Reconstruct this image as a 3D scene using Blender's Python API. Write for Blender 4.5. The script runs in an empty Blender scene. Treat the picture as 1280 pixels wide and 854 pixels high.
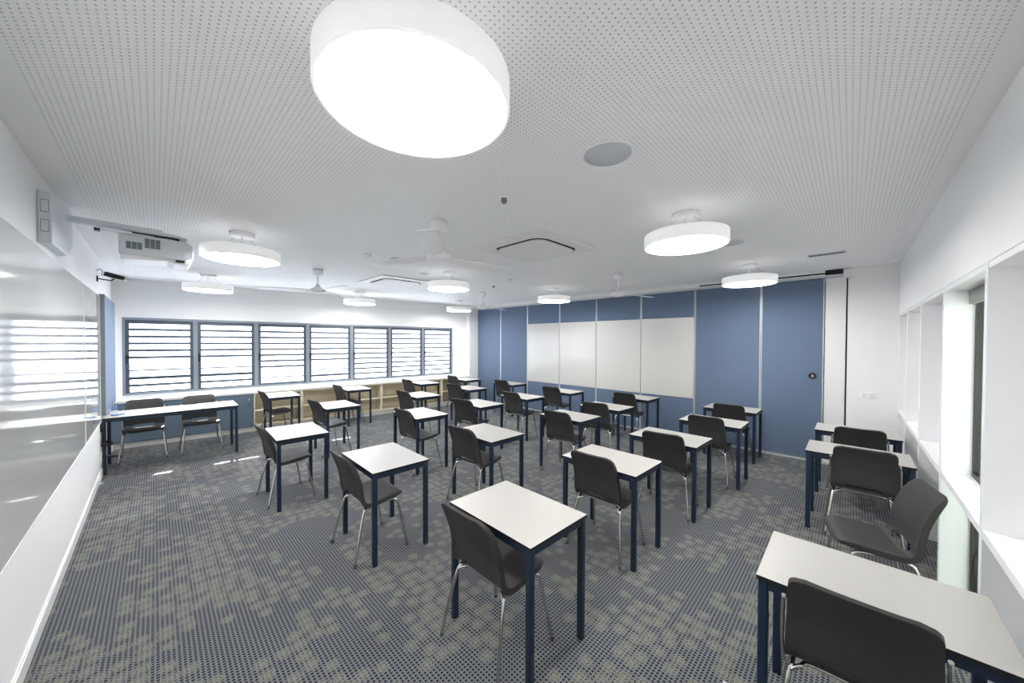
import bpy, bmesh, math, random
import numpy as np
from mathutils import Vector, Matrix
random.seed(4)
PI = math.pi
scene = bpy.context.scene
C = scene.collection

# ------------------------------------------------------------------ camera, light, exposure
F_PX, YAW, PITCH, ROLL, CAM_H = 434.71, 0.772219, -0.0149828, 0.0036683, 1.71552
fw = Vector((math.cos(YAW)*math.cos(PITCH), math.sin(YAW)*math.cos(PITCH), math.sin(PITCH)))
rt = Vector((math.sin(YAW), -math.cos(YAW), 0)); up = rt.cross(fw)
r2 = rt*math.cos(ROLL) + up*math.sin(ROLL); u2 = -rt*math.sin(ROLL) + up*math.cos(ROLL)
cam_data = bpy.data.cameras.new('camera'); cam = bpy.data.objects.new('camera', cam_data); C.objects.link(cam)
M = Matrix((r2, u2, -fw)).transposed().to_4x4(); M.translation = Vector((0, 0, CAM_H))
cam.matrix_world = M
cam_data.sensor_width = 36; cam_data.lens = F_PX*36/1280; cam_data.shift_y = 6.57/1280
cam_data.clip_start = 0.05; cam_data.clip_end = 200
scene.camera = cam

SKY_STRENGTH = 1.7
LAMP_STRENGTH = 6.4
EXPOSURE = 2.62
world = bpy.data.worlds.new('sky'); scene.world = world; world.use_nodes = True
bg = world.node_tree.nodes['Background']
bg.inputs[0].default_value = (0.92, 0.96, 1.0, 1); bg.inputs[1].default_value = SKY_STRENGTH
sun_d = bpy.data.lights.new('sun', 'SUN'); sun_d.energy = 9; sun_d.angle = math.radians(0.6)
sun_d.color = (1, 0.97, 0.92)
sun = bpy.data.objects.new('sun', sun_d); C.objects.link(sun)
sd = Vector((-0.12, -1.0, -0.55)).normalized()          # direction the sunlight travels
sun.rotation_euler = sd.to_track_quat('-Z', 'Y').to_euler(); sun.location = (3, 14, 8)
scene.view_settings.view_transform = 'Standard'
scene.view_settings.look = 'None'
scene.view_settings.gamma = 1.0
scene.view_settings.use_curve_mapping = False
scene.view_settings.exposure = EXPOSURE

# ------------------------------------------------------------------ materials
def srgb(r, g, b):
    f = lambda c: (c/255/12.92) if c/255 <= .04045 else ((c/255+.055)/1.055)**2.4
    return (f(r), f(g), f(b), 1)
MATS = {}
def mat(name, col, rough=.5, metal=0., spec=.5, noise=0., nscale=40., bump=0., coat=0.):
    m = bpy.data.materials.new(name); m.use_nodes = True
    nt = m.node_tree; b = nt.nodes['Principled BSDF']
    b.inputs['Base Color'].default_value = col
    b.inputs['Roughness'].default_value = rough
    b.inputs['Metallic'].default_value = metal
    b.inputs['Specular IOR Level'].default_value = spec
    b.inputs['Coat Weight'].default_value = coat
    if noise or bump:
        tc = nt.nodes.new('ShaderNodeTexCoord'); n = nt.nodes.new('ShaderNodeTexNoise')
        n.inputs['Scale'].default_value = nscale; n.inputs['Detail'].default_value = 4
        nt.links.new(tc.outputs['Object'], n.inputs['Vector'])
        if noise:
            mx = nt.nodes.new('ShaderNodeMix'); mx.data_type = 'RGBA'
            mx.inputs[6].default_value = tuple(c*(1-noise) for c in col[:3])+(1,)
            mx.inputs[7].default_value = tuple(min(1, c*(1+noise)) for c in col[:3])+(1,)
            nt.links.new(n.outputs['Fac'], mx.inputs[0]); nt.links.new(mx.outputs[2], b.inputs['Base Color'])
        if bump:
            bp = nt.nodes.new('ShaderNodeBump'); bp.inputs['Strength'].default_value = bump
            bp.inputs['Distance'].default_value = .002
            nt.links.new(n.outputs['Fac'], bp.inputs['Height']); nt.links.new(bp.outputs[0], b.inputs['Normal'])
    MATS[name] = m
    return m
WALL = mat('white_paint', srgb(246, 246, 246), .6, noise=.01, nscale=3)
SHELFW = mat('white_satin_paint', srgb(242, 243, 244), .35, noise=.01, nscale=3)
TRIM = mat('white_trim', srgb(235, 235, 233), .35)
NAVY = mat('navy_powder_coat', srgb(22, 40, 60), .42, noise=.08, nscale=60)
EDGE = mat('dark_edge_band', srgb(18, 22, 27), .5)
TOP = mat('white_laminate', srgb(184, 181, 177), .38, noise=.012, nscale=25)
PLAS = mat('charcoal_plastic', srgb(59, 57, 57), .55, spec=.35, noise=.06, nscale=90, bump=.12)
CHROME = mat('chrome', (.62, .60, .57, 1), .16, 1.0, noise=.03, nscale=30)
RUBBER = mat('black_rubber', srgb(20, 20, 22), .6)
GLIDE = mat('grey_glide', srgb(96, 92, 88), .5)
BLACK = mat('black_plastic', srgb(18, 19, 21), .4)
GAL = mat('dark_window_gallery', srgb(84, 93, 104), .45, .1)
ALU = mat('window_aluminium', srgb(138, 147, 156), .45, .1, noise=.04, nscale=20)
ALUL = mat('light_aluminium', srgb(205, 208, 212), .35, .3, noise=.02, nscale=20)
BLUEF = mat('blue_partition_fabric', srgb(102, 118, 143), .9, noise=.10, nscale=260, bump=.25)
PINF = mat('pale_blue_pinboard_fabric', srgb(112, 128, 152), .9, noise=.06, nscale=260, bump=.2)
WB = mat('whiteboard_enamel', srgb(208, 207, 203), .14, spec=.6, noise=.006, nscale=2)
WBL = mat('whiteboard_gloss', srgb(205, 206, 204), .06, spec=.7, noise=.006, nscale=2)
FAN = mat('white_fan_plastic', srgb(248, 248, 250), .4)
LAMPW = mat('white_lamp_metal', srgb(250, 250, 250), .45)
OPAL = mat('opal_drum_side', srgb(250, 250, 250), .45)
OPAL.node_tree.nodes['Principled BSDF'].inputs['Emission Color'].default_value = (1, .985, .97, 1)
OPAL.node_tree.nodes['Principled BSDF'].inputs['Emission Strength'].default_value = .05
AC = mat('offwhite_ac_plastic', srgb(240, 238, 233), .45)
DARK = mat('dark_recess', srgb(30, 31, 33), .8)
GREYP = mat('grey_device_plastic', srgb(224, 229, 234), .45)
GREYD = mat('grey_vent_grille', srgb(120, 128, 135), .6)
GREYC = mat('pale_grey_speaker_mesh', srgb(205, 208, 214), .6, noise=.04, nscale=300)
CABB = mat('blue_grey_cabinet', srgb(100, 118, 134), .5, noise=.03, nscale=20)
CUP = mat('cream_counter', srgb(238, 238, 236), .35, noise=.01, nscale=20)
PLINTH = mat('pale_plinth', srgb(206, 206, 200), .5)
OUTW = mat('outside_wall', srgb(222, 226, 222), .8, noise=.12, nscale=2)
BLINDG = mat('grey_blind', srgb(140, 140, 135), .7)
BLUEO = mat('pale_blue_plastic', srgb(120, 160, 215), .4)
WHITEO = mat('white_plastic', srgb(250, 250, 250), .4)

def ply_mat():
    m = bpy.data.materials.new('pale_plywood'); m.use_nodes = True; nt = m.node_tree; b = nt.nodes['Principled BSDF']
    tc = nt.nodes.new('ShaderNodeTexCoord'); mp = nt.nodes.new('ShaderNodeMapping'); mp.inputs['Scale'].default_value = (30, 30, 2.5)
    n = nt.nodes.new('ShaderNodeTexNoise'); n.inputs['Scale'].default_value = 3; n.inputs['Detail'].default_value = 5
    cr = nt.nodes.new('ShaderNodeValToRGB')
    cr.color_ramp.elements[0].position = .3; cr.color_ramp.elements[0].color = srgb(222, 212, 184)
    cr.color_ramp.elements[1].position = .75; cr.color_ramp.elements[1].color = srgb(238, 230, 210)
    nt.links.new(tc.outputs['Object'], mp.inputs[0]); nt.links.new(mp.outputs[0], n.inputs['Vector'])
    nt.links.new(n.outputs['Fac'], cr.inputs[0]); nt.links.new(cr.outputs[0], b.inputs['Base Color']); b.inputs['Roughness'].default_value = .5
    return m
PLY = ply_mat()

class NT:
    """small helper to write math node chains"""
    def __init__(s, nt): s.nt = nt
    def m(s, op, a, b=None, c=None):
        n = s.nt.nodes.new('ShaderNodeMath'); n.operation = op
        for i, v in enumerate((a, b, c)):
            if v is None: continue
            if isinstance(v, (int, float)): n.inputs[i].default_value = v
            else: s.nt.links.new(v, n.inputs[i])
        return n.outputs[0]
    def mix(s, f, a, b):
        n = s.nt.nodes.new('ShaderNodeMix'); n.data_type = 'RGBA'
        if isinstance(f, (int, float)): n.inputs[0].default_value = f
        else: s.nt.links.new(f, n.inputs[0])
        for i, v in ((6, a), (7, b)):
            if isinstance(v, tuple): n.inputs[i].default_value = v
            else: s.nt.links.new(v, n.inputs[i])
        return n.outputs[2]

def ceiling_mat():
    m = bpy.data.materials.new('perforated_plasterboard'); m.use_nodes = True; nt = m.node_tree; b = nt.nodes['Principled BSDF']
    k = NT(nt); g = nt.nodes.new('ShaderNodeNewGeometry'); sp = nt.nodes.new('ShaderNodeSeparateXYZ')
    nt.links.new(g.outputs['Position'], sp.inputs[0])
    P = .0207
    u = k.m('SUBTRACT', k.m('FRACT', k.m('DIVIDE', k.m('ADD', sp.outputs[0], 20), P)), .5)
    v = k.m('SUBTRACT', k.m('FRACT', k.m('DIVIDE', k.m('ADD', sp.outputs[1], 20), P)), .5)
    d = k.m('SQRT', k.m('ADD', k.m('MULTIPLY', u, u), k.m('MULTIPLY', v, v)))
    hole = k.m('LESS_THAN', d, .168)
    # plain margin along the walls
    inx = k.m('MULTIPLY', k.m('GREATER_THAN', sp.outputs[0], -.36), k.m('LESS_THAN', sp.outputs[0], 6.45))
    iny = k.m('MULTIPLY', k.m('GREATER_THAN', sp.outputs[1], -.36), k.m('LESS_THAN', sp.outputs[1], 7.8))
    f = k.m('MULTIPLY', hole, k.m('MULTIPLY', inx, iny))
    col = k.mix(f, srgb(252, 252, 252), srgb(186, 191, 196))
    nt.links.new(col, b.inputs['Base Color']); b.inputs['Roughness'].default_value = .7
    return m
CEIL = ceiling_mat()

def carpet_mat():
    m = bpy.data.materials.new('patterned_carpet'); m.use_nodes = True; nt = m.node_tree; b = nt.nodes['Principled BSDF']
    k = NT(nt); g = nt.nodes.new('ShaderNodeNewGeometry'); sp = nt.nodes.new('ShaderNodeSeparateXYZ')
    nt.links.new(g.outputs['Position'], sp.inputs[0])
    P = .0205
    u = k.m('ABSOLUTE', k.m('SUBTRACT', k.m('FRACT', k.m('DIVIDE', k.m('ADD', sp.outputs[0], 20), P)), .5))
    v = k.m('ABSOLUTE', k.m('SUBTRACT', k.m('FRACT', k.m('DIVIDE', k.m('ADD', sp.outputs[1], 20), P)), .5))
    dot = k.m('LESS_THAN', k.m('MAXIMUM', u, v), .30)
    vo = nt.nodes.new('ShaderNodeTexVoronoi'); vo.voronoi_dimensions = '2D'; vo.inputs['Scale'].default_value = 11.5
    vo.inputs['Randomness'].default_value = .55
    nt.links.new(g.outputs['Position'], vo.inputs['Vector'])
    csep = nt.nodes.new('ShaderNodeSeparateColor'); nt.links.new(vo.outputs['Color'], csep.inputs[0])
    ns = nt.nodes.new('ShaderNodeTexNoise'); ns.noise_dimensions = '2D'; ns.inputs['Scale'].default_value = 1.9; ns.inputs['Detail'].default_value = 1.5
    nt.links.new(vo.outputs['Position'], ns.inputs['Vector'])
    pres = k.m('GREATER_THAN', k.m('ADD', k.m('MULTIPLY', csep.outputs[0], .35), ns.outputs['Fac']), .665)
    r = vo.outputs['Distance']
    disc = k.m('MULTIPLY', pres, k.m('LESS_THAN', r, .17))
    ring = k.m('MULTIPLY', pres, k.m('MULTIPLY', k.m('GREATER_THAN', r, .25), k.m('LESS_THAN', r, .32)))
    ring2 = k.m('MULTIPLY', pres, k.m('MULTIPLY', k.m('GREATER_THAN', r, .40), k.m('LESS_THAN', r, .46)))
    nb = nt.nodes.new('ShaderNodeTexNoise'); nb.noise_dimensions = '2D'; nb.inputs['Scale'].default_value = 70; nb.inputs['Detail'].default_value = 2
    nt.links.new(g.outputs['Position'], nb.inputs['Vector'])
    halo = k.m('MULTIPLY', pres, k.m('LESS_THAN', k.m('ADD', r, k.m('MULTIPLY', k.m('SUBTRACT', nb.outputs['Fac'], .5), .9)), .46))
    fz = nt.nodes.new('ShaderNodeTexNoise'); fz.inputs['Scale'].default_value = 260; fz.inputs['Detail'].default_value = 2
    nt.links.new(g.outputs['Position'], fz.inputs['Vector'])
    base = k.mix(fz.outputs['Fac'], srgb(92, 95, 98), srgb(132, 134, 135))
    navy = k.mix(fz.outputs['Fac'], srgb(24, 30, 44), srgb(42, 48, 62))
    olive = k.mix(fz.outputs['Fac'], srgb(98, 98, 93), srgb(136, 135, 128))
    c = k.mix(k.m('MULTIPLY', halo, .45), base, olive)
    dm = k.m('MULTIPLY', dot, k.m('SUBTRACT', 1, k.m('MULTIPLY', halo, .32)))
    c = k.mix(dm, c, navy)
    pale = k.m('MINIMUM', k.m('ADD', k.m('MULTIPLY', disc, .5), k.m('ADD', k.m('MULTIPLY', ring, .6), k.m('MULTIPLY', ring2, .35))), 1)
    c = k.mix(pale, c, srgb(140, 139, 128))
    nt.links.new(c, b.inputs['Base Color']); b.inputs['Roughness'].default_value = .95
    b.inputs['Specular IOR Level'].default_value = .15
    bp = nt.nodes.new('ShaderNodeBump'); bp.inputs['Strength'].default_value = .4; bp.inputs['Distance'].default_value = .003
    nt.links.new(fz.outputs['Fac'], bp.inputs['Height']); nt.links.new(bp.outputs[0], b.inputs['Normal'])
    return m
CARPET = carpet_mat()

def emit_mat(name, col, s):
    m = bpy.data.materials.new(name); m.use_nodes = True; nt = m.node_tree
    nt.nodes.clear(); o = nt.nodes.new('ShaderNodeOutputMaterial'); e = nt.nodes.new('ShaderNodeEmission')
    e.inputs[0].default_value = col; e.inputs[1].default_value = s; nt.links.new(e.outputs[0], o.inputs[0])
    return m
LAMPE = emit_mat('lamp_diffuser', (1, .985, .96, 1), LAMP_STRENGTH)

def glass_mat(name, transp, tint, rough=.03, translucent=0.):
    m = bpy.data.materials.new(name); m.use_nodes = True; nt = m.node_tree; nt.nodes.clear()
    o = nt.nodes.new('ShaderNodeOutputMaterial'); t = nt.nodes.new('ShaderNodeBsdfTransparent'); t.inputs[0].default_value = tint
    g = nt.nodes.new('ShaderNodeBsdfGlossy'); g.inputs['Roughness'].default_value = rough
    last = t.outputs[0]
    if translucent:
        tl = nt.nodes.new('ShaderNodeBsdfTranslucent'); tl.inputs[0].default_value = (.42, .45, .5, 1)
        mx = nt.nodes.new('ShaderNodeMixShader'); mx.inputs[0].default_value = translucent
        nt.links.new(t.outputs[0], mx.inputs[1]); nt.links.new(tl.outputs[0], mx.inputs[2]); last = mx.outputs[0]
    m2 = nt.nodes.new('ShaderNodeMixShader'); m2.inputs[0].default_value = 1-transp
    nt.links.new(last, m2.inputs[1]); nt.links.new(g.outputs[0], m2.inputs[2]); nt.links.new(m2.outputs[0], o.inputs[0])
    return m
LOUVRE = glass_mat('frosted_louvre_glass', .95, (1, 1, 1, 1), .2, .8)
GLASS = glass_mat('clear_glass', .9, (.9, .93, .92, 1), .02)

# ------------------------------------------------------------------ mesh helpers
def bx(bm, x0, y0, z0, x1, y1, z1, mi=0):
    vs = [bm.verts.new(p) for p in ((x0,y0,z0),(x1,y0,z0),(x1,y1,z0),(x0,y1,z0),(x0,y0,z1),(x1,y0,z1),(x1,y1,z1),(x0,y1,z1))]
    fs = []
    for f in ((0,3,2,1),(4,5,6,7),(0,1,5,4),(1,2,6,5),(2,3,7,6),(3,0,4,7)):
        fc = bm.faces.new([vs[i] for i in f]); fc.material_index = mi; fs.append(fc)
    return fs
def prism(bm, pts, z0, z1, mi=0, smooth=False):
    n = len(pts); a = [bm.verts.new((x, y, z0)) for x, y in pts]; b = [bm.verts.new((x, y, z1)) for x, y in pts]
    f = bm.faces.new(list(reversed(a))); f.material_index = mi
    f = bm.faces.new(b); f.material_index = mi
    for i in range(n):
        f = bm.faces.new((a[i], a[(i+1) % n], b[(i+1) % n], b[i])); f.material_index = mi; f.smooth = smooth
def rrect(cx, cy, w, h, r, n=8):
    out = []
    for qx, qy, a0 in ((1,1,0),(-1,1,90),(-1,-1,180),(1,-1,270)):
        for i in range(n+1):
            a = math.radians(a0+90*i/n); out.append((cx+qx*(w/2-r)+r*math.cos(a), cy+qy*(h/2-r)+r*math.sin(a)))
    return out
def lathe(bm, prof, c=(0,0,0), n=48, mi=0):
    """prof: list of (r,z) bottom to top; closes at ends with r=0"""
    rings = []
    for r, z in prof:
        if r < 1e-6: rings.append([bm.verts.new((c[0], c[1], c[2]+z))])
        else: rings.append([bm.verts.new((c[0]+r*math.cos(2*PI*i/n), c[1]+r*math.sin(2*PI*i/n), c[2]+z)) for i in range(n)])
    for a, b in zip(rings, rings[1:]):
        for i in range(n):
            j = (i+1) % n
            if len(a) == 1 and len(b) == 1: continue
            if len(a) == 1: f = bm.faces.new((a[0], b[j], b[i]))
            elif len(b) == 1: f = bm.faces.new((a[i], a[j], b[0]))
            else: f = bm.faces.new((a[i], a[j], b[j], b[i]))
            f.smooth = True; f.material_index = mi
def tube(bm, pts, r, n=10, mi=0, closed=False):
    P = [Vector(p) for p in pts]; L = len(P); rings = []; ref = None
    for i, p in enumerate(P):
        if closed: t = (P[(i+1) % L]-P[i-1]).normalized()
        else: t = ((P[min(i+1, L-1)]-P[max(i-1, 0)])).normalized()
        if ref is None:
            ref = t.orthogonal().normalized()
        ref = (ref - t*ref.dot(t)).normalized(); b = t.cross(ref)
        rr = r[i] if isinstance(r, (list, tuple)) else r
        rings.append([bm.verts.new(p+ref*rr*math.cos(2*PI*k/n)+b*rr*math.sin(2*PI*k/n)) for k in range(n)])
    pairs = list(zip(rings, rings[1:])) + ([(rings[-1], rings[0])] if closed else [])
    for a, c in pairs:
        for k in range(n):
            f = bm.faces.new((a[k], a[(k+1) % n], c[(k+1) % n], c[k])); f.smooth = True; f.material_index = mi
    if not closed:
        bm.faces.new(list(reversed(rings[0]))).material_index = mi; bm.faces.new(rings[-1]).material_index = mi
def smooth_path(pts, n=6):
    """Catmull-Rom through pts"""
    P = [Vector(p) for p in pts]; out = []
    for i in range(len(P)-1):
        p0 = P[max(i-1, 0)]; p1 = P[i]; p2 = P[i+1]; p3 = P[min(i+2, len(P)-1)]
        for k in range(n):
            t = k/n
            out.append(.5*((2*p1)+(-p0+p2)*t+(2*p0-5*p1+4*p2-p3)*t*t+(-p0+3*p1-3*p2+p3)*t**3))
    out.append(P[-1]); return out
def obj(name, bm, mats, parent=None, loc=None, rotz=0, bevel=0, seg=2, autosmooth=False):
    bmesh.ops.recalc_face_normals(bm, faces=bm.faces)
    me = bpy.data.meshes.new(name); bm.to_mesh(me); bm.free()
    for m in (mats if isinstance(mats, (list, tuple)) else [mats]): me.materials.append(m)
    o = bpy.data.objects.new(name, me); C.objects.link(o)
    if parent is not None: o.parent = parent
    if loc is not None: o.location = loc
    if rotz: o.rotation_euler[2] = rotz
    if bevel:
        b = o.modifiers.new('bevel', 'BEVEL'); b.width = bevel; b.segments = seg; b.limit_method = 'ANGLE'; b.angle_limit = math.radians(40)
    return o
def tag(o, label, cat, group=None):
    o['label'] = label; o['category'] = cat
    if group: o['group'] = group
    return o
def thing(name, label, cat, loc=(0,0,0), rotz=0, group=None):
    o = bpy.data.objects.new(name, None); C.objects.link(o); o.empty_display_size = .1
    o.location = loc; o.rotation_euler = (0, 0, rotz); return tag(o, label, cat, group)
def struct(name, bm, mats, loc=None, rotz=0, parent=None, bevel=0):
    o = obj(name, bm, mats, parent, loc, rotz, bevel)
    if parent is None: o['kind'] = 'structure'
    return o
def dup(root, loc, rotz, label, group=None):
    r = root.copy(); C.objects.link(r); r.location = loc; r.rotation_euler = (0, 0, rotz)
    r['label'] = label
    if group: r['group'] = group
    def rec(src, dst):
        for ch in [c for c in bpy.data.objects if c.parent == src]:
            c = ch.copy(); C.objects.link(c); c.parent = dst; rec(ch, c)
    rec(root, r)
    return r
def B(): return bmesh.new()

# ------------------------------------------------------------------ room shell
XL, XB, YR, H = -.487, 6.62, -.44, 2.737
WA = Vector((-.5, 8.58, 0)); WANG = math.atan2(7.95-8.58, 7.12); WLEN = 7.1478     # the window wall, a little out of square
bm = B(); bx(bm, XL-.1, YR-.16, -.1, XB+.1, 8.8, 0); struct('floor', bm, CARPET)
bm = B(); bx(bm, XL-.1, YR-.16, H, XB+.1, 8.8, H+.1); struct('ceiling', bm, CEIL)
bm = B(); bx(bm, XL-.1, YR-.16, 0, XL, 8.7, H); struct('wall_left', bm, WALL)
# wall that carries the folding partition: plain white end, recess behind the panels
bm = B(); bx(bm, XB, YR-.16, 0, XB+.1, .035, H); bx(bm, XB+.07, .035, 0, XB+.17, 8.3, H); struct('wall_partition', bm, WALL)
# window wall (local frame: x along the wall, y outwards)
U0, PITCHW, NW, ZS, ZT = .125, .89, 7, .80, 2.093
U1 = U0+PITCHW*NW
bm = B(); bx(bm, -.05, 0, 0, WLEN+.15, .2, ZS); bx(bm, -.05, 0, ZT, WLEN+.15, .2, H)
bx(bm, -.05, 0, ZS, U0, .2, ZT); bx(bm, U1, 0, ZS, WLEN+.15, .2, ZT)
struct('wall_window', bm, WALL, WA, WANG)
bm = B(); bx(bm, 6.315, 7.86, 0, XB+.07, 8.1, H); struct('wall_corner', bm, WALL)
# baseboards
bm = B(); bx(bm, XL, YR, 0, XL+.014, 8.2, .088); bx(bm, XL, YR, .088, XL+.009, 8.2, .1); struct('baseboard_left', bm, TRIM, bevel=.003)
bm = B(); bx(bm, .0, -.352, 0, WLEN-.35, -.33, .085); struct('baseboard_window', bm, PLINTH, WA, WANG)
bm = B(); bx(bm, XB-.012, YR, 0, XB, .03, .09); struct('baseboard_partition', bm, TRIM)
bm = B(); bx(bm, XB-.035, .035, 0, XB+.07, 7.86, .022); struct('trim_1', bm, ALUL)
# right wall with glazed bays: header, end pier, frame
PX = [.6, 1.63, 2.655, 3.68, 4.71, 5.745]
bm = B(); bx(bm, XL, YR-.16, 2.085, XB, YR, H); bx(bm, XL, YR-.16, 0, .0, YR, 2.085); struct('wall_right', bm, WALL)
bm = B(); bm.free()

# ------------------------------------------------------------------ louvre windows
for i in range(NW):
    a = U0+i*PITCHW
    bm = B(); f = .05
    y0, y1 = -.012, .07
    bx(bm, a, y0, ZS, a+f*.6, y1, ZT); bx(bm, a+PITCHW-f*.6, y0, ZS, a+PITCHW, y1, ZT)
    bx(bm, a+f*.6, y0, ZT-.04, a+PITCHW-f*.6, y1, ZT); bx(bm, a+f*.6, y0, ZS, a+PITCHW-f*.6, y1, ZS+.03)
    w = struct('window_%d' % (i+1), bm, ALU, WA, WANG, bevel=.003)
    s = B(); g = .028
    bx(s, a+f*.6, .012, ZS+.03, a+f*.6+.045, .06, ZT-.04); bx(s, a+PITCHW-f*.6-.045, .012, ZS+.03, a+PITCHW-f*.6, .06, ZT-.04)
    bx(s, a+f*.6+.045, .012, ZT-.07, a+PITCHW-f*.6-.045, .06, ZT-.04); bx(s, a+f*.6+.045, .012, ZS+.03, a+PITCHW-f*.6-.045, .06, ZS+.05)
    obj('louvre_gallery', s, GAL, w)
    s = B(); xa, xb = a+f*.6+.045, a+PITCHW-f*.6-.045
    n = 10; z0, z1 = ZS+.05, ZT-.07; ph = (z1-z0)/n
    for k in range(n):
        zc = z0+ph*(k+.5); tilt = math.radians(14)
        if k in {0: (3, 2), 1: (3, 2), 2: (1, 0), 3: (2, 1)}.get(i, ()): tilt = math.radians(-34)
        hh = ph*.5+.004; dy = math.sin(tilt)*hh; dz = math.cos(tilt)*hh; th = .003
        # blade leans outwards at its lower edge
        p = [(.035-dy, zc+dz), (.035+dy, zc-dz)]
        nv = (th*math.cos(tilt), th*math.sin(tilt))
        q = [(p[0][0]-nv[0], p[0][1]-nv[1]), (p[0][0]+nv[0], p[0][1]+nv[1]), (p[1][0]+nv[0], p[1][1]+nv[1]), (p[1][0]-nv[0], p[1][1]-nv[1])]
        A = [s.verts.new((xa, y, z)) for y, z in q]; D = [s.verts.new((xb, y, z)) for y, z in q]
        for j in range(4):
            fc = s.faces.new((A[j], A[(j+1) % 4], D[(j+1) % 4], D[j])); fc.material_index = 0
        s.faces.new(A); s.faces.new(D)
        bx(s, xa, p[0][0]-.012, p[0][1]-.034*(tilt > 0), xb, p[0][0]-.005, p[0][1]+.008, 1)
        if tilt < 0: bx(s, xa, p[1][0]-.012, p[1][1]-.010, xb, p[1][0]-.005, p[1][1]+.012, 1)
    obj('louvre_blades', s, [LOUVRE, GAL], w)
    s = B(); bx(s, a+.038, -.004, 1.33, a+.062, .013, 1.47); bx(s, a+.042, -.03, 1.36, a+.056, -.004, 1.385); bx(s, a+.040, -.04, 1.36, a+.058, -.028, 1.45)
    hnd = obj('louvre_handle', s, BLACK, w, bevel=.003); hnd['label'] = 'black lever handle'

# ------------------------------------------------------------------ glazed bays of the right wall
bm = B()
for x in PX: bx(bm, x-.022, YR-.15, 0, x+.022, YR, 2.085)
bx(bm, XB-.03, YR-.15, 0, XB, YR, 2.085)
shelf_unit = thing('shelving_wall', 'long white built-in shelving of tall open bays along the right wall', 'shelving', (0, YR, 0))
o = obj('partition_board', bm, SHELFW, shelf_unit, bevel=.002); o.location = (0, -YR, 0)
bm = B()
ends = [0.0]+PX+[XB-.03]
for a, b in zip(ends, ends[1:]): bx(bm, a+.022 if a else 0, YR-.15, .822, b-.022 if b in PX else b, YR-.002, .862)
bx(bm, 0, YR-.15, 2.055, XB, YR-.003, 2.0849)
o = obj('shelf_board', bm, SHELFW, shelf_unit, bevel=.002); o.location = (0, -YR, 0)
for k in range(6):
    a, b = ends[k]+.022, ends[k+1]-.022
    bm = B(); y0, y1 = YR-.158, YR-.128
    for z0, z1 in ((.0, .822), (.862, 2.055)):
        bx(bm, a, y0, z0, a+.035, y1, z1); bx(bm, b-.028, y0, z0, b, y1, z1)
        bx(bm, a+.035, y0, z0, b-.028, y1, z0+.03); bx(bm, a+.035, y0, z1-.03, b-.028, y1, z1)
    w = struct('window_8', bm, BLACK)
    if k != 3:
        bpy.data.objects.remove(w); bm = B(); bx(bm, a-.022, YR-.158, 0, b+.022, YR-.1501, 2.085); struct('wall_bay_%d' % (k+1), bm, SHELFW); continue  # unseen bay backs added as solid sheets to keep outside light out
    s = B()
    for z0, z1 in ((.03, .792), (.892, 2.025)): bx(s, a+.035, YR-.147, z0, b-.028, YR-.141, z1)
    obj('glass_pane', s, GLASS, w)
    s = B(); bx(s, a+.002, YR-.127, 1.965, b-.002, YR-.10, 2.053)
    tag(obj('roller_blind', s, BLINDG, bevel=.006), ['grey rolled-up blind at the top of the glazed bay nearest the camera', 'grey rolled-up blind at the top of the second glazed bay', 'grey rolled-up blind at the top of the third glazed bay', 'grey rolled-up blind above the black-framed glass beside the turned chair', 'grey rolled-up blind in the fifth bay of the right wall', 'grey rolled-up blind in the sixth bay of the right wall'][k], 'blind', 'blinds in the right wall bays')
bm = B(); bx(bm, 5.767, YR-.158, 0, XB, YR-.1501, 2.085); struct('wall_bay_end', bm, SHELFW)  # same added light-blocking back for the end bay
# beyond the right glazing: wall and floor, plus added sky-blocking roof and end
bm = B(); bx(bm, -3, -2.9, -.1, 9, -2.8, 3.4); bx(bm, -3, -2.78, .9, 9, -2.75, 1.0); bx(bm, -3.1, -2.8, -.1, -3, YR-.16, 2.95); struct('wall_outside', bm, OUTW)  # last box is an added end wall that keeps sky light out
bm = B(); bx(bm, -3, -2.8, -.1, 9, YR-.16, -.02); struct('floor_outside', bm, PLINTH)
bm = B(); bx(bm, -3, -2.9, 2.95, 9, YR-.16, 3.05); struct('ceiling_outside', bm, PLINTH)  # added unseen roof that dims the space outside

# ------------------------------------------------------------------ folding partition
YS = [.27, 1.01, 1.965, 2.935, 3.92, 4.89, 5.90, 6.88, 7.855]
ZP = 2.63
bm = B(); bx(bm, XB-.03, .035, ZP, XB+.07, 7.86, 2.664); 
trk = obj('partition_track', bm, ALUL, bevel=.004); tag(trk, 'pale aluminium top track running above the blue folding partition', 'track')
bm = B(); bx(bm, XB-.012, .27, 2.6642, XB+.069, 7.86, 2.680); bx(bm, XB-.012, .27, 2.702, XB+.069, 1.9, H-.0005); bx(bm, XB-.012, 1.9, 2.680, XB+.069, 7.86, H-.0005)
obj('track_fascia', bm, TRIM, trk)
bm = B(); bx(bm, XB-.004, .087, 2.6642, XB+.069, .27, H-.0005); bx(bm, XB-.004, .27, 2.6802, XB+.069, 1.9, 2.7018)  # solid fill, its dark colour stands for shade in the track gap
obj('track_gap_shade', bm, DARK, trk)
bm = B(); bx(bm, XB-.04, -.01, 2.60, XB-.0005, .085, 2.72)
tag(obj('track_end_cover', bm, TRIM, bevel=.012, seg=3), 'small white cover box at the right end of the partition track', 'cover box')
names = ['widest plain blue partition panel with the black flush lock, rightmost', 'plain blue partition panel between the whiteboards and the panel with the lock',
 'blue partition panel carrying the rightmost whiteboard section', 'blue partition panel carrying the second whiteboard section from the right',
 'blue partition panel carrying the third whiteboard section from the right', 'blue partition panel carrying the leftmost whiteboard section',
 'plain blue partition panel next to the left end of the whiteboards', 'plain blue partition panel in the far corner beside the window wall']
names[0] = 'plain blue partition panel with the black flush lock, rightmost'
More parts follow.
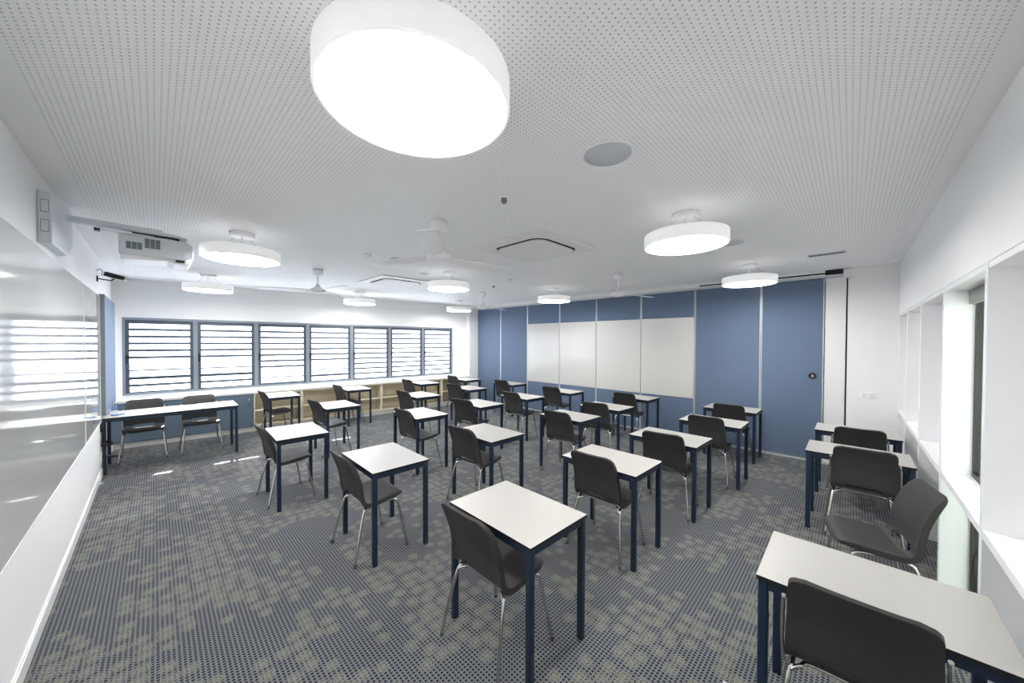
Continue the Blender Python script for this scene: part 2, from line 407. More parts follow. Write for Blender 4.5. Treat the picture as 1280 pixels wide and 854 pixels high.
for i in range(8):
    y0, y1 = YS[i]+.004, YS[i+1]-.004
    t = thing('partition_panel', names[i], 'partition panel', (XB, (y0+y1)/2, .022), 0, 'blue folding partition panels')
    hw = (y1-y0)/2
    bm = B(); bx(bm, 0, -hw+.012, .018, .06, hw-.012, ZP-.025); obj('fabric_panel', bm, BLUEF, t, bevel=.003)
    bm = B(); bx(bm, -.004, -hw, .0, .062, -hw+.012, ZP-.024); bx(bm, -.004, hw-.012, 0, .062, hw, ZP-.024)
    obj('edge_trim', bm, ALUL, t)
    bm = B(); bx(bm, -.003, -hw+.012, 0, .06, hw-.012, .018); obj('bottom_seal', bm, GREYD, t)
    if 2 <= i <= 5:
        bm = B(); bx(bm, -.008, -hw+.006, .70, -.0002, hw-.006, 2.135)
        w = obj('whiteboard', bm, WB, t, bevel=.001)
    if i == 0:
        bm = B(); lathe(bm, [(0, 0), (.042, 0), (.045, .004), (.045, .012), (.034, .014), (.03, .006), (0, .006)], n=36)
        bmesh.ops.rotate(bm, verts=bm.verts, cent=(0,0,0), matrix=Matrix.Rotation(-PI/2, 3, 'Y'))
        o = obj('flush_lock', bm, BLACK, t, loc=(-.001, .39-(y0+y1)/2, 1.215)); o['label'] = 'round black flush lock'
        bm = B(); bx(bm, -.012, -.006, -.016, -.006, .006, .016); o2 = obj('keyhole_turn', bm, GREYP, o)
bm = B(); bx(bm, XB-.012, .052, .0, XB+.06, .262, ZP-.004)
t = obj('jamb_panel', bm, TRIM, bevel=.003); tag(t, 'narrow white jamb panel between the blue partition and the white wall', 'jamb panel')
bm = B(); bx(bm, XB+.03, .036, 0.025, XB+.06, .051, ZP-.002); struct('trim_3', bm, DARK)  # dark strip stands in for shade in the open jamb gap
# double socket on the white wall end
t = thing('power_socket', 'white double power socket on the white wall right of the partition', 'socket', (XB, -.175, 1.02))
bm = B(); bx(bm, -.010, -.075, -.04, 0, .075, .04); obj('cover_plate', bm, WHITEO, t, bevel=.004)
for y in (-.035, .035):
    bm = B(); bx(bm, -.014, y-.022, -.022, -.0102, y+.022, .022); obj('outlet', bm, TRIM, t, bevel=.002)

# ------------------------------------------------------------------ whiteboards and pinboard on the left wall
for (y0, y1, lab) in ((5.275, 6.62, 'glossy whiteboard section on the left wall nearest the windows'), (2.2, 5.265, 'long glossy whiteboard section on the left wall nearest the camera')):
    t = thing('whiteboard', lab, 'whiteboard', (XL, (y0+y1)/2, .705), 0, 'whiteboard sections on the left wall')
    hw = (y1-y0)/2
    bm = B(); bx(bm, .0, -hw+.004, .004, .014, hw-.004, 1.551); obj('board_surface', bm, WBL, t)
    bm = B(); bx(bm, 0, -hw, 0, .017, hw, .004); bx(bm, 0, -hw, 1.551, .017, hw, 1.555); bx(bm, 0, -hw, .004, .017, -hw+.004, 1.551); bx(bm, 0, hw-.004, .004, .017, hw, 1.551)
    obj('board_frame', bm, TRIM, t)
t = thing('pinboard', 'pale blue fabric pinboard in the corner between whiteboard and windows', 'pinboard', (XL+.001, 7.56, .76))
bm = B(); bx(bm, 0, -.80, 0, .045, .80, 1.535); obj('fabric_face', bm, PINF, t, bevel=.004)
bm = B(); bx(bm, 0, -.815, 0, .047, -.801, 1.535); obj('edge_strip', bm, GREYD, t)

# ------------------------------------------------------------------ window bench
def wl(name, bm, mats, parent=None, **k):
    o = obj(name, bm, mats, parent, **k)
    if parent is None: o.location = WA; o.rotation_euler[2] = WANG
    return o
bm = B(); bx(bm, .02, -.375, .715, 6.80, -.014, .752)
bm.faces.ensure_lookup_table()
tag(wl('bench_top', bm, CUP, bevel=.003), 'long white bench top running under the louvre windows', 'bench top')
def local_thing(name, lab, cat, u, d, z=0, group=None):
    p = WA + Matrix.Rotation(WANG, 3, 'Z') @ Vector((u, d, z))
    return thing(name, lab, cat, p, WANG, group)
cb = local_thing('storage_cabinet', 'blue-grey cabinet with doors under the window bench behind the teacher table', 'cabinet', .93, -.36)
bm = B(); bx(bm, -.89, .012, .086, .895, .34, .714); obj('cabinet_body', bm, CABB, cb)
for k in range(3):
    a = -.89+.595*k
    bm = B(); bx(bm, a+.002, -.006, .09, a+.593, .012, .712); d = obj('cabinet_door', bm, CABB, cb, bevel=.002)
    bm = B(); x = a+(.53 if k != 1 else .06)
    tube(bm, [(x, -.006, .50), (x, -.03, .50), (x, -.03, .63), (x, -.006, .63)], .006, 8); obj('door_handle', bm, CHROME, d)
us = [1.83, 2.62, 4.24, 5.82, 6.72]
labs = ['narrow open plywood shelf unit beside the blue-grey cabinet under the windows', 'open plywood shelf unit under the middle louvre windows',
        'open plywood shelf unit under the right-hand louvre windows', 'open plywood shelf unit in the far corner at the end of the window bench']
for k in range(4):
    a, b = us[k], us[k+1]; w = b-a
    t = local_thing('shelf_unit', labs[k], 'shelf unit', a+w/2, -.36, 0, 'open shelf units under the window bench')
    h = w/2
    bm = B(); bx(bm, -h+.002, 0, .088, -h+.024, .34, .713); bx(bm, h-.024, 0, .088, h-.002, .34, .713)
    bx(bm, -h+.024, 0, .088, h-.024, .34, .11); bx(bm, -h+.024, 0, .690, h-.024, .34, .713); bx(bm, -h+.024, .325, .11, h-.024, .34, .690)
    obj('carcass', bm, PLY, t)
    bm = B(); bx(bm, -h+.024, .01, .372, h-.024, .324, .392); obj('shelf', bm, PLY, t)
    if w > 1.2:
        bm = B(); bx(bm, -.009, .14, .11, .009, .324, .371); bx(bm, -.009, .14, .393, .009, .324, .689); obj('divider', bm, PLY, t)

# ------------------------------------------------------------------ desks
DW, DD, DH = .682, .482, .72
def make_desk(name, label, w, d, group, cat='desk'):
    """w across (local y), d deep (local x)"""
    t = thing(name, label, cat, (0, 0, 0), 0, group)
    bm = B(); fs = bx(bm, -d/2, -w/2, DH-.018, d/2, w/2, DH)
    for f in fs:
        f.material_index = 1
    fs[1].material_index = 0
    obj('tabletop', bm, [TOP, EDGE], t, bevel=.0015)
    bm = B(); q = .012; z0, z1 = DH-.056, DH-.0185
    bx(bm, -d/2+q, -w/2+q, z0, d/2-q, -w/2+q+.02, z1); bx(bm, -d/2+q, w/2-q-.02, z0, d/2-q, w/2-q, z1)
    bx(bm, -d/2+q, -w/2+q+.02, z0, -d/2+q+.02, w/2-q-.02, z1); bx(bm, d/2-q-.02, -w/2+q+.02, z0, d/2-q, w/2-q-.02, z1)
    obj('apron_frame', bm, NAVY, t)
    for sx in (-1, 1):
        for sy in (-1, 1):
            cx, cy = sx*(d/2-.024), sy*(w/2-.024)
            bm = B(); prism(bm, rrect(cx, cy, .037, .037, .008, 3), .008, DH-.0185, smooth=False)
            lg = obj('leg', bm, NAVY, t)
            bm = B(); prism(bm, rrect(cx, cy, .034, .034, .008, 3), 0, .008); obj('foot_cap', bm, RUBBER, lg)
    return t
ROWN = {'I': 'first row from the windows', 'J': 'second row from the windows', 'K': 'third row from the windows',
        'L': 'fourth row from the windows', 'M': 'fifth row from the windows', 'R': 'in the row along the right wall'}
def pos(n, i):
    k = n-1-i
    return ['nearest the blue partition', 'second from the blue partition', 'third from the blue partition', 'fourth from the blue partition', 'fifth from the blue partition'][k]
# (row, [(desk x, y, rot, chair x, y, rot)])
ROWS = [
 ('M', [(1.50,1.423,-.026, 1.105,1.450,-.01), (2.716,1.458,-.023, 2.41,1.465,0.0), (3.797,1.36,-.034, 3.45,1.315,.10), (4.949,1.239,.002, 4.60,1.245,.03), (6.109,1.275,-.011, 5.73,1.25,.03)]),
 ('L', [(1.38,2.886,-.028, .995,2.895,.0), (2.55,2.86,-.02, 2.19,2.90,.06), (3.92,2.72,-.02, 3.56,2.69,.05), (4.90,2.71,-.02, 4.48,2.68,.15), (6.09,2.79,-.02, 5.71,2.84,.03)]),
 ('K', [(1.088,4.406,-.039, .74,4.455,.03), (2.57,4.28,-.03, 2.24,4.20,.04), (3.65,4.305,-.02, 3.28,4.29,.15), (4.69,4.30,-.02, 4.42,4.30,.0), (5.79,4.17,-.02, 5.43,4.24,.1)]),
 ('J', [(1.98,5.77,-.03, 1.66,5.77,.1), (3.45,5.76,-.03, 3.08,5.77,.08), (4.70,5.88,-.03, 4.44,5.97,.15), (5.93,5.84,-.03, 5.58,5.81,.1)]),
 ('I', [(1.63,7.54,-.05, 1.31,7.45,.06), (2.94,7.52,-.05, 2.55,7.47,.06), (4.53,7.39,-.05, 4.07,7.42,.06), (5.73,7.28,-.03, 5.34,7.38,.05)]),
]
desk0 = make_desk('student_desk', '', DW, DD, 'student desks in rows')
first = True
for row, items in ROWS:
    for i, it in enumerate(items):
        lab = 'white desk on navy legs, %s, %s' % (ROWN[row], pos(len(items), i))
        if first: d = desk0; d.location = (it[0], it[1], 0); d.rotation_euler[2] = it[2]; d['label'] = lab; first = False
        else: dup(desk0, (it[0], it[1], 0), it[2], lab)
RR = [(.92, -.085, 0, None), (2.035, -.062, 0, (1.70, -.03, .0)), (4.445, -.05, 0, (4.14, -.095, .02)), (5.53, -.055, 0, (5.09, -.08, .05))]
RL = ['white desk corner just showing at the bottom edge of the picture, right of centre', 'large foreground white-topped desk at the bottom right beside the shelving wall',
      'white-topped navy-legged desk along the right wall beyond the turned empty chair', 'white-topped navy-legged desk along the right wall closest to the socket']
for it, lab in zip(RR, RL): dup(desk0, (it[0], it[1], 0), it[2], lab)
tt = make_desk('teacher_table', 'long narrow white-topped table with navy legs by the left wall and windows', 1.375, .60, None, 'table')
tt.location = (.207, 7.05, 0); tt.rotation_euler[2] = PI/2 - .012

# ------------------------------------------------------------------ chairs
def chair_profile():
    key = [(.478, .418), (.470, .438), (.445, .449), (.40, .452), (.32, .445), (.24, .436), (.18, .434), (.150, .442), (.130, .462), (.120, .492), (.113, .53), (.106, .575), (.096, .625), (.078, .68), (.056, .735), (.030, .785), (.004, .828)]
    P = smooth_path([(x, 0, z) for x, z in key], 8)
    # resample by arc length
    L = [0]
    for a, b in zip(P, P[1:]): L.append(L[-1]+(b-a).length)
    n = 60; out = []
    for i in range(n+1):
        s = L[-1]*i/n
        j = max(k for k in range(len(L)) if L[k] <= s+1e-9); j = min(j, len(P)-2)
        f = (s-L[j])/(L[j+1]-L[j]); out.append((P[j].lerp(P[j+1], f), s))
    return out, L[-1]
def shell_bm():
    prof, Lt = chair_profile(); n = len(prof); NTc = 28
    bm = B(); F = []; Bk = []
    for i, (p, s) in enumerate(prof):
        a = prof[max(i-1, 0)][0]; b = prof[min(i+1, n-1)][0]; t = (b-a).normalized()
        nrm = Vector((t.z, 0, -t.x)); 
        if nrm.z < 0 and i < n*.45: nrm = -nrm
        # front (sitting) side normal: up for seat, forwards for back
        nrm = Vector((t.z, 0, -t.x))
        # total width
        f = s/Lt
        w = .425 - .045*max(0, (f-.42))/.58 - .02*max(0, .2-f)/.2
        r = .095 if f < .5 else .052
        for dist in (s, Lt-s):
            if dist < r: w -= 2*(r-math.sqrt(max(0, r*r-(r-dist)**2)))
        back = max(0, min(1, (f-.45)/.15)); seat = 1-back
        fr, br = [], []
        for k in range(NTc+1):
            c = -1+2*k/NTc
            c = math.copysign(abs(c)**.9, c)
            y = c*w/2
            off = (.007*seat+.015*back)*abs(c)**3
            if f < .1: off *= f/.1
            if f > .88: off *= .3+.7*(1-f)/.12
            q = Vector((p.x, y, p.z)) + nrm*off
            th = .016
            fr.append(bm.verts.new(q)); 
            rimw = .018*(abs(c)**7)*min(1, (Lt-s)/.10)*min(1, s/.10)
            br.append(bm.verts.new(q - nrm*(th+rimw)))
        F.append(fr); Bk.append(br)
    hole = set()
    s_mid = min((abs(p.z-.463)+(1 if p.x > .16 else 0), s) for p, s in prof)[1]
    for i in range(n-1):
        s0 = (prof[i][1]+prof[i+1][1])/2
        for k in range(NTc):
            c = -1+2*(k+.5)/NTc
            if (c*.21/.115)**2 + ((s0-s_mid)/.031)**2 < 1: hole.add((i, k))
    for i in range(n-1):
        for k in range(NTc):
            if (i, k) in hole:
                for (di, dk, e) in ((0, -1, ((i, k), (i+1, k))), (0, 1, ((i+1, k+1), (i, k+1))), (-1, 0, ((i, k+1), (i, k))), (1, 0, ((i+1, k), (i+1, k+1)))):
                    if (i+di, k+dk) not in hole:
                        (a, b), (c, d) = e
                        bm.faces.new((F[a][b], F[c][d], Bk[c][d], Bk[a][b])).smooth = True
                continue
            bm.faces.new((F[i][k], F[i][k+1], F[i+1][k+1], F[i+1][k])).smooth = True
            bm.faces.new((Bk[i][k], Bk[i+1][k], Bk[i+1][k+1], Bk[i][k+1])).smooth = True
    for i in range(n-1):
        bm.faces.new((F[i][0], F[i+1][0], Bk[i+1][0], Bk[i][0])).smooth = True
        bm.faces.new((F[i+1][NTc], F[i][NTc], Bk[i][NTc], Bk[i+1][NTc])).smooth = True
    for k in range(NTc):
        bm.faces.new((F[0][k+1], F[0][k], Bk[0][k], Bk[0][k+1])).smooth = True
        bm.faces.new((F[n-1][k], F[n-1][k+1], Bk[n-1][k+1], Bk[n-1][k])).smooth = True
    return bm
def make_chair(label, framed):
    t = thing('school_chair', label, 'chair', (0, 0, 0), 0, 'charcoal chairs at the student desks')
    obj('seat_shell', shell_bm(), PLAS, t, bevel=.005, seg=3)
    r = .0098
    for s in (-1, 1):
        ft = [(.475, s*.235, .0098), (.405, s*.195, .385)]
        # front leg bends over into the side rail
        bm = B(); tube(bm, smooth_path([(.475, s*.238, .012), (.440, s*.218, .2), (.412, s*.202, .36), (.395, s*.194, .398), (.355, s*.186, .4065), (.30, s*.183, .407)], 5), r, 12)
        lg = obj('leg', bm, CHROME, t)
        bm = B(); lathe(bm, [(0, 0), (.0104, 0), (.0104, .007), (.0098, .010)], (.4755, s*.2385, 0), 14); obj('foot_cap', bm, GLIDE, lg)
        bm = B(); tube(bm, smooth_path([(.045, s*.238, .012), (.085, s*.217, .2), (.125, s*.196, .36), (.15, s*.187, .393), (.185, s*.184, .406)], 5), r, 12)
        lg = obj('leg', bm, CHROME, t)
        bm = B(); lathe(bm, [(0, 0), (.0104, 0), (.0104, .007), (.0098, .010)], (.0445, s*.2385, 0), 14); obj('foot_cap', bm, GLIDE, lg)
    bm = B()
    for s in (-1, 1): tube(bm, [(.185, s*.184, .4065), (.30, s*.183, .4072)], r, 10)
    tube(bm, smooth_path([(.128, -.193, .375), (.15, -.16, .396), (.175, -.12, .402), (.175, .12, .402), (.15, .16, .396), (.128, .193, .375)], 5), .008, 10)
    tube(bm, [(.34, -.184, .4065), (.34, .184, .4065)], .008, 10)
    obj('seat_frame', bm, CHROME, t)
    if framed:
        for s in (-1, 1):
            bm = B(); tube(bm, smooth_path([(.14, s*.190, .38), (.118, s*.212, .43), (.098, s*.216, .52), (.080, s*.213, .62), (.045, s*.207, .72)], 5), .007, 10)
            obj('back_tube', bm, CHROME, t)
    return t
plain = make_chair('', False); framed = make_chair('', True)
used = {0: False, 1: False}
def put_chair(x, y, rot, lab, fr=0, group='charcoal chairs at the student desks'):
    src = framed if fr else plain
    if not used[fr]:
        used[fr] = True; src.location = (x, y, 0); src.rotation_euler[2] = rot; src['label'] = lab; src['group'] = group; return src
    return dup(src, (x, y, 0), rot, lab, group)
for row, items in ROWS:
    for i, it in enumerate(items):
        put_chair(min(it[3], it[0]-DD/2-.082-.19*abs(math.sin(it[5]-it[2]))), it[4], it[5], 'charcoal chair at a desk, %s, %s' % (ROWN[row], pos(len(items), i)))
CL = [None, 'large foreground charcoal chair at the bottom right, pushed against the biggest desk', 'charcoal chair at the right-wall desk just beyond the turned chair', 'charcoal chair at the right-wall desk closest to the socket']
for it, lab in zip(RR, CL):
    if it[3]: put_chair(it[3][0]-.02, it[3][1], it[3][2], lab, 1)
put_chair(3.34, -.375, math.radians(103), 'charcoal chair turned sideways, its back against the white shelving', 0)
put_chair(-.115, 7.62, -PI/2-.02, 'charcoal chair behind the long teacher table, nearer the left wall', 1, 'chairs behind the teacher table')
put_chair(.49, 7.58, -PI/2+.03, 'charcoal chair behind the long teacher table, farther from the left wall', 1, 'chairs behind the teacher table')

# ------------------------------------------------------------------ ceiling lights
def make_light(label):
    t = thing('pendant_light', label, 'ceiling light', (0, 0, H), 0, 'round pendant drum lights')
    R, zb, zt = .305, 2.478-H, 2.572-H
    bm = B(); lathe(bm, [(0, -.045), (.082, -.045), (.095, -.04), (.098, -.03), (.098, -.0005), (0, -.0005)], n=48); obj('canopy', bm, LAMPW, t)
    bm = B(); tube(bm, smooth_path([(.0, 0, -.045), (.012, .006, -.09), (-.004, .004, -.13), (.004, 0, zt)], 6), .004, 8); obj('cable', bm, WHITEO, t)
    bm = B()
    for a in (0, 120, 240):
        c, s = math.cos(math.radians(a+20)), math.sin(math.radians(a+20))
        tube(bm, [(.07*c, .07*s, -.044), (.2*c, .2*s, zt)], .001, 6)
    obj('suspension_wires', bm, GREYD, t)
    bm = B(); lathe(bm, [(R-.012, zb+.004), (R-.012, zb), (R-.003, zb), (R, zb+.003), (R, zt-.004), (R-.004, zt), (0, zt)], n=96); obj('drum_housing', bm, OPAL, t)
    bm = B(); lathe(bm, [(0, zb+.004), (R-.0125, zb+.004), (R-.0125, zb+.012), (0, zb+.012)], n=96); obj('diffuser', bm, LAMPE, t)
    return t
LX = [.61, 2.98, 5.38]; LY = [1.0, 4.15, 7.12]
LL = {(0,0): 'huge round white drum light overhead at the top of the picture', (0,1): 'round drum light hanging just right of the wall projector', (0,2): 'round drum light nearest the left corner of the window wall',
      (1,0): 'second largest round drum light, hanging in the right half of the room', (1,1): 'round drum light in the middle of the room behind the near ceiling fan', (1,2): 'round drum light near the centre of the window wall',
      (2,0): 'round drum light in front of the partition, close to the panel with the lock', (2,1): 'round drum light in front of the whiteboards on the partition', (2,2): 'round drum light in the far corner, half hidden at the wall corner'}
LL[(1,0)] = 'second largest round drum light, hanging in the right half of the room'
LOFF = {(0,0): (.61, 1.035), (0,1): (.585, 4.15), (0,2): (.585, 7.12), (1,0): (2.95, .955), (1,1): (3.03, 4.26), (1,2): (2.97, 7.3), (2,0): (5.45, .97), (2,1): (5.31, 4.06), (2,2): (5.35, 7.08)}
L0 = None
for k in [(a, b) for a in range(3) for b in range(3)]:
    x, y = LOFF[k]
    if L0 is None: L0 = make_light(LL[k]); L0.location = (x, y, H)
    else: dup(L0, (x, y, H), 0, LL[k])

# ------------------------------------------------------------------ ceiling fans
def make_fan(label):
    t = thing('ceiling_fan', label, 'ceiling fan', (0, 0, H), 0, 'white three-bladed ceiling fans')
    bm = B(); lathe(bm, [(0, -.088), (.045, -.088), (.062, -.075), (.068, -.05), (.068, -.0005), (0, -.0005)], n=40); obj('canopy', bm, FAN, t)
    bm = B(); lathe(bm, [(.013, -.24), (.013, -.086)], n=16); obj('down_rod', bm, FAN, t)
    bm = B(); lathe(bm, [(0, -.342), (.06, -.338), (.098, -.322), (.106, -.302), (.098, -.285), (.055, -.262), (.034, -.245), (.026, -.215), (0, -.213)], n=48); obj('motor_housing', bm, FAN, t)
    for a in range(3):
        bm = B(); th = math.radians(120*a)
        n = 12; ring = []
        for i in range(n+1):
            f = i/n; r = .09+.65*f
            ch = .075+.075*math.sin(min(1, f*1.6)*PI/2) - (.03*f*f)
            tw = math.radians(13-6*f); cs = []
            for (e, dz) in ((-.5, .003), (-.15, .009), (.25, .008), (.5, .002), (.5, -.002), (.25, -.002), (-.15, -.002), (-.5, -.003)):
                yy = e*ch + .02*f; cs.append(bm.verts.new((r, yy*math.cos(tw), -.300+dz+yy*math.sin(tw)-.01*f)))
            ring.append(cs)
        for A, D in zip(ring, ring[1:]):
            for j in range(8): bm.faces.new((A[j], A[(j+1) % 8], D[(j+1) % 8], D[j])).smooth = True
        bm.faces.new(ring[0]); bm.faces.new(ring[-1])
        bmesh.ops.rotate(bm, verts=bm.verts, cent=(0,0,0), matrix=Matrix.Rotation(th, 3, 'Z'))
        obj('blade', bm, FAN, t, bevel=.0015)
    return t
f0 = make_fan('nearest white three-bladed ceiling fan, left of the big ceiling cassette'); f0.location = (1.70, 2.53, H); f0.rotation_euler[2] = math.radians(-12)
dup(f0, (1.635, 5.48, H), math.radians(35), 'white ceiling fan on the left side of the room towards the windows')
dup(f0, (4.837, 2.50, H), math.radians(-18), 'white ceiling fan in front of the whiteboards on the partition')
dup(f0, (4.80, 5.54, H), math.radians(5), 'white ceiling fan in the far corner of the room')

# ------------------------------------------------------------------ ceiling cassettes and small fittings
def make_ac(label):
    t = thing('air_conditioner', label, 'air conditioner', (0, 0, H), 0, 'square ceiling air conditioners')
    S, I = .93, .70
    out = rrect(0, 0, S, S, .02, 8); inn = rrect(0, 0, I, I, .15, 8)
    bm = B(); n = len(out)
    lo = [bm.verts.new((x, y, -.020)) for x, y in out]; li = [bm.verts.new((x, y, -.024)) for x, y in inn]
    to = [bm.verts.new((x*1.0, y*1.0, -.001)) for x, y in out]; ti = [bm.verts.new((x, y, -.001)) for x, y in inn]
    for i in range(n):
        j = (i+1) % n
        for A, D in ((lo, li), (to, lo), (li, ti)): bm.faces.new((A[i], A[j], D[j], D[i]))
    obj('surround', bm, AC, t)
    bm = B(); prism(bm, rrect(0, 0, I-.002, I-.002, .149, 8), -.006, -.0012); obj('air_slot', bm, DARK, t)
    bm = B(); prism(bm, rrect(0, 0, I-.06, I-.06, .125, 8), -.036, -.026); prism(bm, rrect(0, 0, I-.30, I-.30, .04, 6), -.038, -.036); obj('intake_panel', bm, AC, t, bevel=.003)
    bm = B(); prism(bm, rrect(0, 0, I-.09, I-.09, .11, 8), -.0255, -.0065); obj('inner_duct', bm, DARK, t)
    return t
a0 = make_ac('large square ceiling air conditioner right of the nearest fan'); a0.location = (2.90, 2.47, H)
dup(a0, (2.89, 5.60, H), 0, 'square ceiling air conditioner farther back, nearer the windows')
def puck(name, x, y, r, h, m, label, cat, group=None, prof=None, r2m=None):
    t = thing(name, label, cat, (x, y, H), 0, group)
    bm = B(); lathe(bm, [(0, -h), (r*.9, -h), (r, -h*.6), (r, -.0004), (0, -.0004)], n=40); obj('body', bm, m, t)
    return t
for x, y, lab in ((1.727, .963, 'round pale ceiling speaker right of the biggest lamp'), (4.13, .90, 'round pale ceiling speaker just behind the second largest lamp'), (2.84, 4.62, 'small round ceiling speaker near the middle, behind the nearest fan'), (2.09, 4.02, 'small round ceiling fitting left of the nearest fan hub')):
    big = y < 2; R = .137 if big else .09
    t = thing('ceiling_speaker', lab, 'speaker', (x, y, H), 0, 'round ceiling speakers')
    bm = B(); lathe(bm, [(R-.012, -.004), (R-.006, -.009), (R, -.006), (R, -.0004), (R-.012, -.0004)], n=48); obj('rim', bm, LAMPW, t)
    bm = B(); lathe(bm, [(0, -.0055), (R-.012, -.0045), (R-.012, -.0005), (0, -.0005)], n=48); obj('grille', bm, GREYC, t)
for x, y, lab, r in ((1.737, 1.775, 'small sprinkler head between the biggest lamp and the large air conditioner', .03), (1.76, 4.086, 'small domed smoke detector left of the nearest fan', .05), (4.06, 4.01, 'small domed smoke detector near the whiteboards', .05), (4.32, 4.68, 'tiny sprinkler head near the far corner of the ceiling', .028)):
    t = thing('smoke_detector' if r > .04 else 'sprinkler_head', lab, 'detector' if r > .04 else 'sprinkler', (x, y, H))
    bm = B(); lathe(bm, [(0, -.008), (r, -.008), (r*1.02, -.0004), (0, -.0004)], n=32); obj('base_plate', bm, LAMPW, t)
    bm = B(); lathe(bm, [(0, -.042), (r*.35, -.042), (r*.7, -.03), (r*.75, -.008), (0, -.0079)], n=28); obj('sensor_dome' if r > .04 else 'nozzle', bm, AC if r > .04 else GREYD, t)
t = thing('ceiling_vent', 'slim grey slotted vent in the ceiling above the right end of the partition', 'vent', (5.38, .215, H))
bm = B(); bx(bm, -.055, -.165, -.008, .055, .165, -.0005); obj('frame', bm, ALUL, t, bevel=.002)
bm = B()
for k in range(5): bx(bm, -.04+.018*k, -.15, -.0105, -.03+.018*k, .15, -.0082)
obj('slats', bm, GREYD, t)

# ------------------------------------------------------------------ wall projector
t = thing('projector', 'grey-white short-throw projector on a wall arm above the left whiteboard', 'projector', (XL, 4.05, 2.3))
def at(x, y, z): return (x-XL, y-4.05, z-2.3)
bm = B()
# wall mount housing with chamfered front and far end
xs = 0.0; pts = [(3.50, 2.30), (3.50, 2.615), (3.95, 2.69), (4.28, 2.69), (4.28, 2.42), (4.10, 2.32)]
A = [bm.verts.new(at(XL, y, z)) for y, z in pts]
cx, cz = 3.9, 2.5
D = [bm.verts.new(at(XL+.055, 3.50+(y-3.50)*.97, cz+(z-cz)*.96)) for y, z in pts]
bm.faces.new(A); bm.faces.new(list(reversed(D)))
for i in range(6): bm.faces.new((A[i], A[(i+1) % 6], D[(i+1) % 6], D[i]))
mb = obj('mount_housing', bm, GREYP, t, bevel=.006)
for z in (2.37, 2.49):
    bm = B()
    x0, x1, z0, z1 = .012, .044, z-2.3, z-2.3+.075; y = -.5515
    for q in ((x0, z0, x1, z0+.003), (x0, z1-.003, x1, z1), (x0, z0, x0+.002, z1), (x1-.002, z0, x1, z1)): bx(bm, q[0], y, q[1], q[2], y+.003, q[3])
    obj('access_cover', bm, GREYD, mb)
bm = B(); a = at(XL+.05, 4.02, 2.57); b = at(.05, 4.09, 2.58); bx(bm, a[0], a[1], a[2], b[0], b[1], b[2]+.03)
obj('wall_arm', bm, GREYP, t, bevel=.006)
bm = B(); a = at(-.28, 4.03, 2.535); b = at(.0, 4.08, 2.55); bx(bm, a[0], a[1], a[2], b[0], b[1], b[2]); a = at(-.31, 4.03, 2.535); bx(bm, a[0], a[1], a[2], a[0]+.03, a[1]+.05, a[2]+.018, 1)
obj('cable_tray', bm, [WHITEO, BLACK], t)
bm = B(); a = at(-.06, 4.04, 2.548); pts = [(-.10, 2.548), (-.10, 2.572), (.10, 2.572), (.19, 2.555), (.20, 2.548)]
A = [bm.verts.new(at(x, 4.03, z+.02)) for x, z in pts]; D = [bm.verts.new(at(x, 4.30, z+.02)) for x, z in pts]
bm.faces.new(A); bm.faces.new(list(reversed(D)))
for i in range(5): bm.faces.new((A[i], A[(i+1) % 5], D[(i+1) % 5], D[i]))
obj('mounting_plate', bm, GREYP, t, bevel=.004)
bm = B(); a = at(-.12, 4.07, 2.545); b = at(.15, 4.27, 2.568); bx(bm, a[0], a[1], a[2], b[0], b[1], b[2]); obj('adjuster', bm, DARK, t)
bm = B(); pts = [(-.19, 2.385), (-.19, 2.548), (.10, 2.548), (.20, 2.535), (.235, 2.51), (.235, 2.41), (.18, 2.385)]
A = [bm.verts.new(at(x, 4.03, z)) for x, z in pts]; D = [bm.verts.new(at(x, 4.33, z)) for x, z in pts]
bm.faces.new(A); bm.faces.new(list(reversed(D)))
for i in range(7): bm.faces.new((A[i], A[(i+1) % 7], D[(i+1) % 7], D[i]))
pb = obj('projector_body', bm, GREYP, t, bevel=.008, seg=3)
bm = B(); pts = [(-.185, 2.385), (.18, 2.385), (.23, 2.40), (.21, 2.352), (.12, 2.35), (.08, 2.367), (.02, 2.36), (-.18, 2.345)]
A = [bm.verts.new(at(x, 4.035, z)) for x, z in pts]; D = [bm.verts.new(at(x, 4.32, z)) for x, z in pts]
bm.faces.new(A); bm.faces.new(list(reversed(D)))
for i in range(8): bm.faces.new((A[i], A[(i+1) % 8], D[(i+1) % 8], D[i]))
obj('underside_cover', bm, WHITEO, t, bevel=.005)
for x0, x1 in ((-.150, -.062), (-.050, .04)):
    bm = B()
    for k in range(3):
        w = (x1-x0)/3; a = at(x0+k*w, 4.0285, 2.43+(.02 if x0 > -.1 else 0)); bx(bm, a[0], a[1], a[2], a[0]+w-.003, a[1]+.003, a[2]+(.075 if x0 > -.1 else .055))
    o = obj('vent_grille', bm, GREYD, pb); o['label'] = 'dark grey vent grille'
bm = B(); a = at(.125, 4.025, 2.365); bx(bm, a[0], a[1], a[2], a[0]+.055, a[1]+.012, a[2]+.018); o = obj('lens_window', bm, BLACK, t)

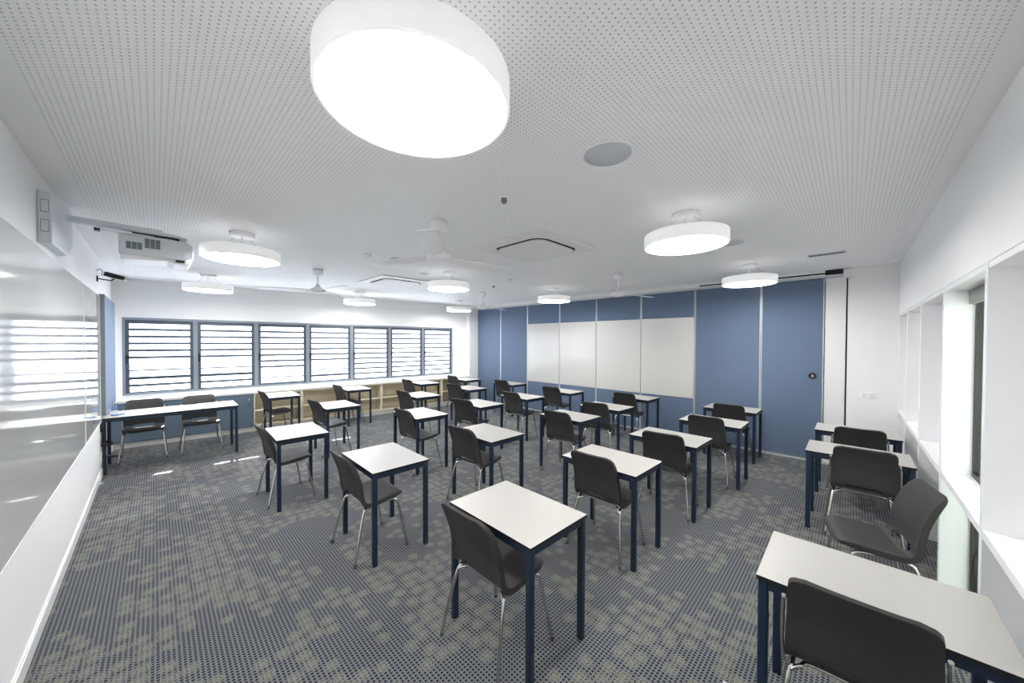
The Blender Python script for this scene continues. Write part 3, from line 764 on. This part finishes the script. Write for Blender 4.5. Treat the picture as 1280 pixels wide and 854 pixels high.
# ------------------------------------------------------------------ security camera on the left wall
t = thing('security_camera', 'small black camera on a bracket high on the left wall near the windows', 'camera', (XL, 6.55, 2.46))
bm = B(); bx(bm, 0, -.02, -.035, .012, .02, .035); tube(bm, [(.01, 0, 0), (.12, .02, -.008), (.14, .02, .02)], .007, 8); obj('bracket', bm, BLACK, t)
bm = B(); tube(bm, [(.06, .0, .07), (.22, .04, .035)], .028, 16); obj('camera_body', bm, BLACK, t)
bm = B(); tube(bm, [(.22, .04, .035), (.245, .046, .029)], .027, 16); o = obj('lens_ring', bm, GREYP, t); o['label'] = 'pale grey lens end'
bm = B(); tube(bm, smooth_path([(.0, -.01, .10), (.03, -.01, .115), (.05, -.01, .085), (.04, 0, .05), (.075, 0, .05)], 6), .004, 6); obj('cable', bm, BLACK, t)

# ------------------------------------------------------------------ things at the teacher table
bm = B()
for z, r in ((.405, .062), (.395, .07), (.385, .066)):
    tube(bm, [(-.455+r*math.cos(a)*.9, 6.80+r*math.sin(a), z+.012*math.sin(a+z*30)) for a in [2*PI*k/24 for k in range(24)]], .008, 6, closed=True)
tag(obj('cable_coil', bm, BLACK), 'coil of black cable looped around the near leg of the teacher table', 'cable')
bm = B(); tube(bm, smooth_path([(-.470, 6.735, .62), (-.465, 6.70, .60), (-.463, 6.72, .5), (-.46, 6.75, .43)], 8), .006, 6)
bx(bm, -.487, 6.70, .56, -.468, 6.735, .66)
tag(obj('wall_cable', bm, BLACK), 'short black cable and clip hanging from the wall below the pinboard', 'cable')
bm = B(); tube(bm, smooth_path([(-.47, 6.90, .215), (-.43, 6.86, .21), (-.38, 6.85, .205), (-.35, 6.84, .20)], 6), .012, 8)
bx(bm, -.487, 6.875, .19, -.46, 6.925, .24)
tag(obj('plug_lead', bm, BLACK), 'black plug and lead low on the left wall under the teacher table', 'plug')
t = thing('remote_control', 'small pale blue remote control lying on the left end of the teacher table', 'remote control', (-.35, 6.95, .72), .5)
bm = B(); bx(bm, -.06, -.022, 0, .06, .022, .018); obj('casing', bm, BLUEO, t, bevel=.005)
bm = B()
for i in range(4):
    for j in (-1, 1): bx(bm, -.04+.022*i, j*.008-.004, .0181, -.03+.022*i, j*.008+.004, .0205)
obj('buttons', bm, WHITEO, t)
t = thing('marker_box', 'small open white box with blue markers at the left end of the teacher table', 'box', (-.40, 7.14, .72), .2)
bm = B(); bx(bm, -.04, -.03, 0, .04, .03, .004); bx(bm, -.04, -.03, .004, -.037, .03, .04); bx(bm, .037, -.03, .004, .04, .03, .04); bx(bm, -.037, -.03, .004, .037, -.027, .04); bx(bm, -.037, .027, .004, .037, .03, .04)
obj('tray', bm, WHITEO, t)
for i in range(3):
    bm = B(); tube(bm, [(-.02+.02*i, -.01+.008*i, .012), (-.022+.024*i, .005*i, .11)], .007, 10); obj('marker', bm, BLUEO, t)
